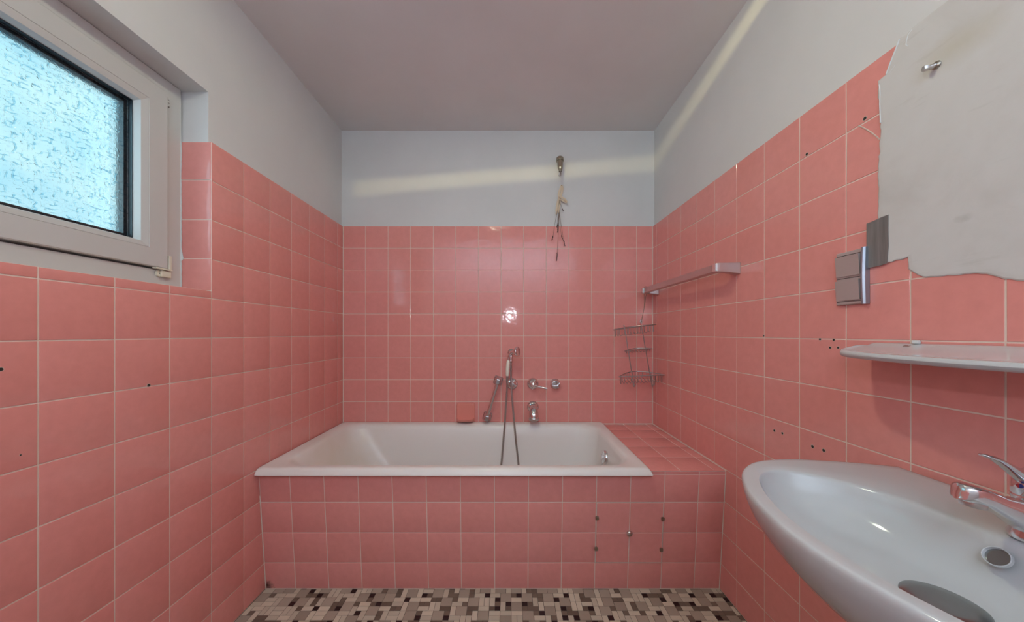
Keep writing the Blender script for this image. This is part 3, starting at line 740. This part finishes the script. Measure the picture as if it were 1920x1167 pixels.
cd = thing('shower_caddy', 'three tier wire caddy hung crooked on cord in the tiled corner', 'wire caddy', (.80, 2.03, .85))
yc = 2.035
def P2(x, z, y=yc): return V((x, y, z))
for (a, b) in (((.706, 1.203), (.765, .838)), ((.809, 1.222), (.876, .838))):
    w = MB(); top = V((a[0], yc-.004, a[1])); bt = V((b[0], yc-.004, b[1])); d = (bt-top)
    w.tube(cat([top+V((.004, .006, -.012)), top+V((.003, .008, .002)), top+V((-.003, .002, .004)), top+d*.04, top+d*.5, bt-d*.03, bt+V((.001, -.004, 0)), bt+V((.007, -.008, .012))], 6), .0030, 'wire', 8)
    w.build('upright', cd)
def tier(ax_, bx_, depth, drop, nl, rise, hang):
    w = MB(); A, B = V(ax_), V(bx_)
    fr = [A+(B-A)*t for t in [k/12 for k in range(13)]]
    w.tube(fr, .0036, 'wire', 8)
    arcp = []
    for k in range(17):
        t = k/16; arcp.append(A+(B-A)*t+V((0, depth*math.sin(PI*t), rise*math.sin(PI*t))))
    w.tube(arcp, .0029, 'wire', 8)
    for k in range(nl):
        t = (k+.7)/(nl+.4); f_ = A+(B-A)*t; dd = depth*math.sin(PI*t)
        bk = f_+V((0, dd, rise*math.sin(PI*t)))
        w.tube(cat([f_, f_+V((0, .002, -drop*.85)), f_+V((0, dd*.25+.004, -drop)), bk+V((0, -dd*.25, -drop)), bk+V((0, 0, -drop*.8)), bk], 3), .0019, 'wire', 6)
    if hang:
        for k in (0, 1):
            f_ = A+(B-A)*(.3+.45*k)
            w.tube(cat([f_+V((0, -.001, -drop*.6)), f_+V((.003, -.004, -drop*1.3)), f_+V((.008, -.004, -drop*1.25)), f_+V((.008, -.003, -drop*.8))], 4), .0016, 'wire', 6)
    w.build('basket_tier', cd)
tier((.641, yc, 1.181), (.903, yc, 1.2145), .075, .042, 13, .003, False)
tier((.715, yc+.01, 1.050), (.884, yc+.01, 1.066), .055, .014, 9, .006, False)
tier((.674, yc, .892), (.946, yc-.02, .906), .10, .044, 13, .016, True)
w = MB(); w.tube(cat([(.8115, yc, 1.222), (.818, yc+.006, 1.245), (.846, yc+.035, 1.33), (.866, 2.095, 1.400), (.876, 2.098, 1.4105), (.8860, 2.098, 1.4120), (.8885, 2.098, 1.430), (.8855, 2.098, 1.4475), (.873, 2.098, 1.4545), (.8575, 2.098, 1.4540), (.8555, 2.098, 1.436), (.8560, 2.098, 1.4150), (.845, yc+.036, 1.33), (.816, yc+.006, 1.24), (.8085, yc, 1.222)], 8), .0014, 'stem', 6); w.build('hanging_cord', cd)
w = MB(); w.tube(cat([(.803, yc-.003, 1.226), (.805, yc-.004, 1.240), (.811, yc-.004, 1.243), (.815, yc-.003, 1.230), (.812, yc-.002, 1.218)], 6), .0022, 'wire', 8); w.build('top_hook', cd)

# ------------------------------------------------------------------ switch, tape, pipe stub
sw = thing('light_switch', 'double silver rocker light switch on pink tiles beside the filler patch', 'light switch', (XR, .917, 1.315))
sy0, sy1, sz0, sz1 = .8745, .957, 1.240, 1.3895
w = MB()
def xr(x, y0, y1, z0, z1): return [V((x, y0, z0)), V((x, y1, z0)), V((x, y1, z1)), V((x, y0, z1))]
w.loft([xr(XR-.0008, sy0+.004, sy1, sz0, sz1), xr(XR-.006, sy0+.004, sy1, sz0, sz1), xr(XR-.0095, sy0+.005, sy1-.002, sz0+.002, sz1-.002), xr(XR-.0095, sy0+.010, sy1-.008, sz0+.006, sz1-.006)], 'switch', smooth=False, cap0=True, cap1=True)
frame = w.build('mounting_frame', sw, bevel=.0008)
w = MB()   # bowed polished edge strip along the near side
rows = []
for k in range(13):
    t = k/12; z = sz0-.001+(sz1-sz0+.002)*t; bow = .0045*math.sin(PI*t)
    rows.append([V((XR-.001, sy0-.0005, z)), V((XR-.012-bow*.4, sy0-.0005, z)), V((XR-.0155-bow*.5, sy0+.003, z)), V((XR-.0150-bow*.4, sy0+.0085, z)), V((XR-.009, sy0+.0115, z)), V((XR-.004, sy0+.0115, z))])
w.loft(rows, 'switch_edge', smooth=False, cap0=True, cap1=True); w.build('edge_strip', frame)
for z0, z1 in ((1.3195, 1.3765), (1.2525, 1.3085)):
    w = MB(); rows = []
    for k in range(9):
        t = k/8; y = sy0+.0125+(sy1-sy0-.0155)*t; bx = .0035*math.sin(PI*t)
        d0 = -.0105-bx*.4-(.0035*(1-t)**3)
        rows.append([V((XR-.008, y, z0)), V((XR+d0-.0008, y, z0+.0006)), V((XR+d0-.0026, y, (z0+z1)/2)), V((XR+d0-.0048, y, z1-.0006)), V((XR-.008, y, z1))])
    w.loft(rows, 'switch', smooth=False, cap0=True, cap1=True); w.build('rocker', sw)
for z in (1.3145, 1.3790, 1.2495):
    w = MB(); w.box(XR-.0102, XR-.0085, sy0+.012, sy1-.004, z-.0007, z+.0007, 'dark'); w.build('joint_line', frame)

w = MB()
tp_ = [(.8785, 1.452), (.862, 1.4535), (.845, 1.4565), (.8282, 1.458), (.8285, 1.42), (.8278, 1.38), (.8310, 1.337), (.845, 1.334), (.862, 1.3335), (.8785, 1.334)]
w.prism([V((XR-.0042, y, z)) for y, z in tp_], (-.0012, 0, 0), 'tape')
tape = tag(w.build('adhesive_tape', None), 'grey rectangle of tape stuck between light switch and filler patch', 'tape')

ps = thing('pipe_stub', 'short metal pipe stub in rust stain on the filler patch', 'pipe stub', (XR-.004, .742, 1.754))
w = MB(); d_ = V((-.85, .30, -.10)).normalized(); q0 = V((XR-.0035, .735, 1.757))
w.lathe([(.0, -.0005), (.0075, 0), (.0085, .002), (.0075, .004), (.005, .006)], q0, (-1, 0, 0), 'nickel', 18); w.build('collar', ps)
w = MB(); w.tube([q0+V((-.003, 0, 0)), q0+d_*.010, q0+d_*.017], [.0052, .005, .0048], 'satin', 14); w.lathe([(.0, 0), (.0066, 0), (.0066, .005), (.0055, .0075), (0, .0077)], q0+d_*.0155, d_, 'satin', 6, smooth=False); w.build('bolt', ps)

# ------------------------------------------------------------------ shelf
sh = thing('bathroom_shelf', 'white ceramic shelf on the right wall above the washbasin', 'shelf', (XR, .57, 1.12))
half = [(.870, .9535), (.868, .935), (.862, .900), (.853, .868), (.842, .842), (.826, .826), (.795, .816), (.75, .808), (.69, .801), (.63, .7965), (.57, .795)]
outl = half+[(1.14-y, x) for y, x in half[-2::-1]]
def depth(y):
    for (y0, x0), (y1, x1) in zip(outl, outl[1:]):
        if y1 <= y <= y0: return XR-(x0+(x1-x0)*((y0-y)/(y0-y1) if y0 != y1 else 0))
    return .002
w = MB(); secs = []
prof = [(0, -.0165), (.55, -.0150), (.85, -.0125), (.94, -.0085), (.985, -.0035), (1., .0010), (.992, .0050), (.970, .0072), (.935, .0072), (.88, .0052), (.70, .0036), (.36, .0036), (.20, .0052), (.10, .0066), (0, .0066)]
ysts = [.8699, .8693, .868, .865, .862, .858, .853, .848, .842, .834, .826, .81, .795, .77, .75, .72, .69, .66, .63, .60]
ysts = ysts+[.57]+[1.14-y for y in ysts[::-1]]
for y in ysts:
    d = max(depth(y), .012)
    secs.append([V((XR-.0006-d*t, y, 1.1295+dz*min(1, d/.05)-.024*(d*t/.1585))) for t, dz in prof])
w.loft(secs, 'ceramic', cap0=True, cap1=True)
sho = w.build('shelf_plate', sh)
w = MB(); w.box(XR-.010, XR-.0006, .765, .777, 1.136, 1.1445, 'white_fill', .002); w.build('wall_plug', sh)
for yy in (.77, .37):
    w = MB(); w.lathe([(.009, 0), (.009, .03), (0, .031)], (XR-.0006, yy, 1.124), (-1, 0, 0), 'satin', 14); w.build('support_pin', sh)

# ------------------------------------------------------------------ washbasin
YC = .515
bs = thing('washbasin', 'white ceramic washbasin hung on the right wall below the shelf', 'washbasin', (XR, YC, .70))
oh = [(.9532, .8136), (.90, .8305), (.85, .8435), (.80, .8535), (.756, .8600), (.70, .8580), (.650, .8490), (.605, .8290), (.567, .7990), (.540, .7690), (.521, .7390), (.497, .6950), (.480, .6500), (.4665, .6000), (.4585, .5600), (.4550, YC)]
oo = oh+[(x, 2*YC-y) for x, y in oh[-2::-1]]
ih = [(.786, YC), (.786, .560), (.782, .600), (.774, .645), (.760, .685), (.738, .722), (.708, .756), (.672, .781), (.632, .788), (.595, .773), (.563, .742), (.540, .706), (.520, .664), (.503, .615), (.494, .570), (.490, YC)]
ii = ih+[(x, 2*YC-y) for x, y in ih[-2:0:-1]]
C0 = V((.655, YC))
def smoothpoly(P, closed, n=6):
    P = [V(p) for p in P]; out = []; k = len(P)
    for i in range(k if closed else k-1):
        g = lambda q: P[q % k] if closed else P[min(max(q, 0), k-1)]
        p0, p1, p2, p3 = g(i-1), g(i), g(i+1), g(i+2)
        for s_ in range(n):
            t = s_/n; out.append(.5*((2*p1)+(-p0+p2)*t+(2*p0-5*p1+4*p2-p3)*t*t+(-p0+3*p1-3*p2+p3)*t**3))
    if not closed: out.append(P[-1])
    return out
OP = smoothpoly(oo, False); IP = smoothpoly(ii, True)
def ray(poly, a):
    d = V((math.cos(a), math.sin(a))); best = 0
    for i in range(len(poly)):
        p, q = poly[i]-C0, poly[(i+1) % len(poly)]-C0; e = q-p
        den = d.x*e.y-d.y*e.x
        if abs(den) < 1e-12: continue
        t = (p.x*e.y-p.y*e.x)/den; s_ = (p.x*d.y-p.y*d.x)/den
        if t > 0 and -1e-6 <= s_ <= 1+1e-6: best = max(best, t)
    return C0+d*best
NA = 120
angs = [2*PI*k/NA for k in range(NA)]
# keep exact wall corners in the ring
ca = math.atan2(.8136-YC, .9532-C0.x)
for s_ in (1, -1):
    t = (s_*ca) % (2*PI); k = min(range(NA), key=lambda q: abs(angs[q]-t)); angs[k] = t
OR = [ray(OP, a) for a in angs]; IR = [ray(IP, a) for a in angs]
CW = V((.9532, YC))
def oring(s_, z): return [V((CW.x+(p.x-CW.x)*s_, CW.y+(p.y-CW.y)*s_, z)) for p in OR]
def mring(t, z):   # between outer and inner outline
    return [V(((o.x*(1-t)+i.x*t), (o.y*(1-t)+i.y*t), z)) for o, i in zip(OR, IR)]
DC = V((.676, YC))
def iring(s_, z): return [V((DC.x+(p.x-DC.x)*s_, DC.y+(p.y-DC.y)*s_, z)) for p in IR]
def back(r, dz):   # wall side rises a little into the tap deck
    return [V((p.x, p.y, p.z+dz*max(0, min(1, (p.x-.77)/.12)))) for p in r]
w = MB()
w.loft([oring(.28, .596), oring(.42, .610), oring(.56, .630), oring(.69, .656), oring(.80, .688), oring(.885, .722), oring(.945, .756), oring(.978, .786), oring(.994, .808), oring(1., .823), oring(1., .829),
        back(mring(.03, .8340), .001), back(mring(.10, .8362), .002), back(mring(.22, .8368), .002), back(mring(.60, .8360), .001), back(mring(.93, .8345), 0.), mring(.975, .8325), iring(.995, .828), iring(.975, .816), iring(.93, .799), iring(.85, .779), iring(.73, .7615),
        iring(.60, .7500), iring(.46, .7435), iring(.34, .7410), iring(.25, .7402)], 'ceramic', cap0=True, cap1=True)
basin = w.build('basin_bowl', bs)
w = MB(); w.lathe([(.046, 0), (.0455, .0015), (.042, .0028), (.030, .0024), (0, .0020)], (DC.x, YC, .7405), (0, 0, 1), 'drain', 48); w.build('drain_cover', bs)
w = MB(); on = V((-.80, 0, .60)).normalized(); oc = V((.7685, .522, .8085))
w.lathe([(.0158, -.004), (.0158, .0004), (.0150, .0011), (.0142, .0006), (.0138, -.0045)], oc, on, 'ceramic', 32); w.lathe([(.0140, -.0040), (0, -.0040)], oc, on, 'drain', 28); w.build('overflow_ring', bs)

tap = thing('basin_tap', 'chrome single lever tap standing on the back of the washbasin', 'tap', (.828, YC, .838))
w = MB(); w.lathe([(.0, -.001), (.031, -.001), (.031, .004), (.0285, .010), (.0265, .030), (.0265, .060), (.0280, .066), (.0272, .0680), (.010, .0685), (0, .0686)], (.828, YC, .838), (0, 0, 1), 'chrome', 40); w.build('body', tap)
w = MB()
secs = []
for x, zc, hw, hh in ((.832, .869, .021, .027), (.810, .872, .020, .025), (.792, .880, .0188, .0215), (.774, .8885, .0180, .0165), (.755, .8965, .0175, .0135), (.735, .9065, .0176, .0120), (.716, .9125, .0178, .0122), (.709, .9135, .0162, .0122), (.7035, .9142, .0130, .0120), (.7000, .9147, .0085, .0117), (.6985, .9150, .0035, .0112)):
    secs.append([V((x+.004*math.sin(a), YC+hw*math.copysign(abs(math.cos(a))**.5, math.cos(a)), zc+hh*math.copysign(abs(math.sin(a))**.5, math.sin(a)))) for a in [2*PI*k/24 for k in range(24)]])
w.loft(secs, 'chrome', cap0=True, cap1=True); w.build('spout', tap)
w = MB(); w.lathe([(.0, -.001), (.0135, 0), (.0142, .003), (.0142, .012), (.0130, .014)], (.7215, YC, .8915), (.12, 0, 1), 'satin', 28); w.build('aerator', tap)
w = MB(); w.lathe([(.0270, 0), (.0275, .004), (.0268, .022), (.0235, .032), (.015, .039), (0, .041)], (.828, YC, .9065), (-.06, 0, 1), 'chrome', 36); w.build('handle_cap', tap)
w = MB()
secs = []
for x, zc, hw, hh in ((.840, .928, .017, .014), (.820, .930, .016, .0150), (.803, .936, .0135, .0125), (.787, .945, .0115, .0085), (.770, .957, .0100, .0056), (.755, .9655, .0094, .0040), (.745, .9690, .0086, .0030), (.739, .9705, .0070, .0024), (.7355, .9712, .0045, .0017), (.7342, .9715, .0018, .0008)):
    secs.append([V((x, YC+hw*math.cos(a), zc+hh*math.sin(a))) for a in [2*PI*k/18 for k in range(18)]])
w.loft(secs, 'chrome', cap0=True, cap1=True); w.build('lever', tap)
w = MB()
mk = V((.828-.0278, YC+.003, .9215))
for sgn, m_ in ((1, 'red'), (-1, 'blue')):
    pts = [mk+V((-.0004, sgn*.0036*math.sin(PI*k/10), .0036*math.cos(PI*k/10))) for k in range(11)]
    w.prism(pts, (-.0008, 0, 0), m_)
w.build('hot_cold_mark', tap)

# ------------------------------------------------------------------ ceiling lamp (just above the frame): tilted disc fitting with an open slot round it
nrm = V((-.0855, .158, 1)).normalized()
LB = V((-.13, .68, 2.452))
lamp = thing('ceiling_lamp', 'round ceiling lamp hanging above the washbasin area', 'ceiling lamp', (LB.x, LB.y, ZC))
w = MB(); w.lathe([(0, .0040), (.14, .0040), (.14, .009), (.03, .014), (.012, .016)], LB, nrm, 'lamp_metal', 64); w.build('upper_shade', lamp)
w = MB(); w.lathe([(0, -.0040), (.14, -.0040), (.14, -.009), (0, -.010)], LB, nrm, 'lamp_metal', 64); w.build('lower_shade', lamp)
w = MB(); w.tube([LB+nrm*.014, V((LB.x, LB.y, ZC))], .012, 'lamp_metal', 16); w.build('ceiling_stem', lamp)
w = MB(); w.lathe([(.058, -.0095), (.062, -.016), (.058, -.030), (.042, -.044), (.02, -.052), (0, -.053)], LB, nrm, 'lamp_glow', 40); w.build('glass_bowl', lamp)
for a in (2.2, 3.9, 5.4):
    uu = nrm.cross(V((1, 0, 0))).normalized(); vv = nrm.cross(uu)
for a in (4.2,):
    w = MB(); p = LB+(uu*math.cos(a)+vv*math.sin(a))*.02; w.tube([p+nrm*.004, p-nrm*.004], .002, 'lamp_metal', 8); w.build('spacer', lamp)

cu = []
aL = lambda d: math.atan2(d.y, d.x)
a0, a1 = math.atan2(1.52, -.90), math.atan2(-1., -.35)+2*PI
inn, outr = [], []
for k in range(41):
    a = a0+(a1-a0)*k/40; d = V((math.cos(a), math.sin(a), 0)); d = (d-nrm*d.dot(nrm)).normalized()
    inn.append(LB+d*.128); outr.append(LB+d*.136)
w = MB()
for k in range(40):
    ps_ = [inn[k], inn[k+1], outr[k+1], outr[k]]
    w.add([p-nrm*.0045 for p in ps_]+[p+nrm*.0045 for p in ps_], [(0, 1, 2, 3), (4, 7, 6, 5), (0, 4, 5, 1), (2, 6, 7, 3)], 'lamp_metal')
w.build('slot_light_blocker', lamp)  # added arc in the slot, keeps the light streak off the left wall

def light(name, kind, loc, energy, color, **kw):
    d = bpy.data.lights.new(name, kind); d.energy = energy; d.color = color
    rot = kw.pop('rot', None)
    for k, v in kw.items(): setattr(d, k, v)
    o = bpy.data.objects.new(name, d); COL.objects.link(o); o.location = loc
    if rot: o.rotation_euler = rot
    return o
light('lamp_slot_bulb', 'POINT', LB, 16., (1., .90, .42), shadow_soft_size=.0022)
# small cool flash-like lamp beside the camera, no fixture
light('camera_side_lamp', 'AREA', (.022, -.27, 1.428), 2.0, (.92, .90, 1.), shape='DISK', size=.034, rot=(PI/2, 0, 0))
light('front_wall_fill', 'AREA', (0., -.52, 2.40), 28., (.62, .80, 1.), shape='RECTANGLE', size=1.7, size_y=.16, rot=(-1.12, 0, 0))  # added fill light without a fixture, bounced off the front wall

# ------------------------------------------------------------------ sky
wd = bpy.data.worlds.new('sky'); sc.world = wd; wd.use_nodes = True
nt = wd.node_tree; bg = nt.nodes['Background']
tc = nt.nodes.new('ShaderNodeTexCoord'); sx = nt.nodes.new('ShaderNodeSeparateXYZ'); nt.links.new(tc.outputs['Generated'], sx.inputs[0])
cr_ = nt.nodes.new('ShaderNodeValToRGB'); nt.links.new(sx.outputs['Z'], cr_.inputs['Fac'])
e = cr_.color_ramp.elements
e[0].position = 0.; e[0].color = (.42, .72, .84, 1); e[1].position = .35; e[1].color = (.57, .92, 1.0, 1)
nt.links.new(cr_.outputs['Color'], bg.inputs['Color'])
# unseen side of the sky made brighter to add daylight through the window
mr = nt.nodes.new('ShaderNodeMapRange'); mr.interpolation_type = 'SMOOTHSTEP'
mr.inputs['From Min'].default_value = -.18; mr.inputs['From Max'].default_value = -.55; mr.inputs['To Min'].default_value = .97; mr.inputs['To Max'].default_value = 5.
nt.links.new(sx.outputs['Y'], mr.inputs['Value']); nt.links.new(mr.outputs['Result'], bg.inputs['Strength'])
pt = light('window_daylight_portal', 'AREA', (-1.34, .69, 1.70), 1., (1, 1, 1), shape='RECTANGLE', size=.80, size_y=.50, rot=(0, -PI/2, 0))
pt.data.cycles.is_portal = True
pt.rotation_euler = (PI/2, 0, -PI/2)

# ------------------------------------------------------------------ camera
cam = bpy.data.cameras.new('camera'); co = bpy.data.objects.new('camera', cam); COL.objects.link(co)
co.location = (0, 0, 1.161); co.rotation_euler = (PI/2, 0, 0)
cam.sensor_width = 36; cam.lens = 620/1920*36; cam.shift_x = 5/1920; cam.shift_y = 41.5/1920; cam.clip_start = .01
sc.camera = co
sc.view_settings.view_transform = 'Standard'; sc.view_settings.look = 'None'; sc.view_settings.gamma = 1
sc.view_settings.exposure = .24; sc.view_settings.use_curve_mapping = False
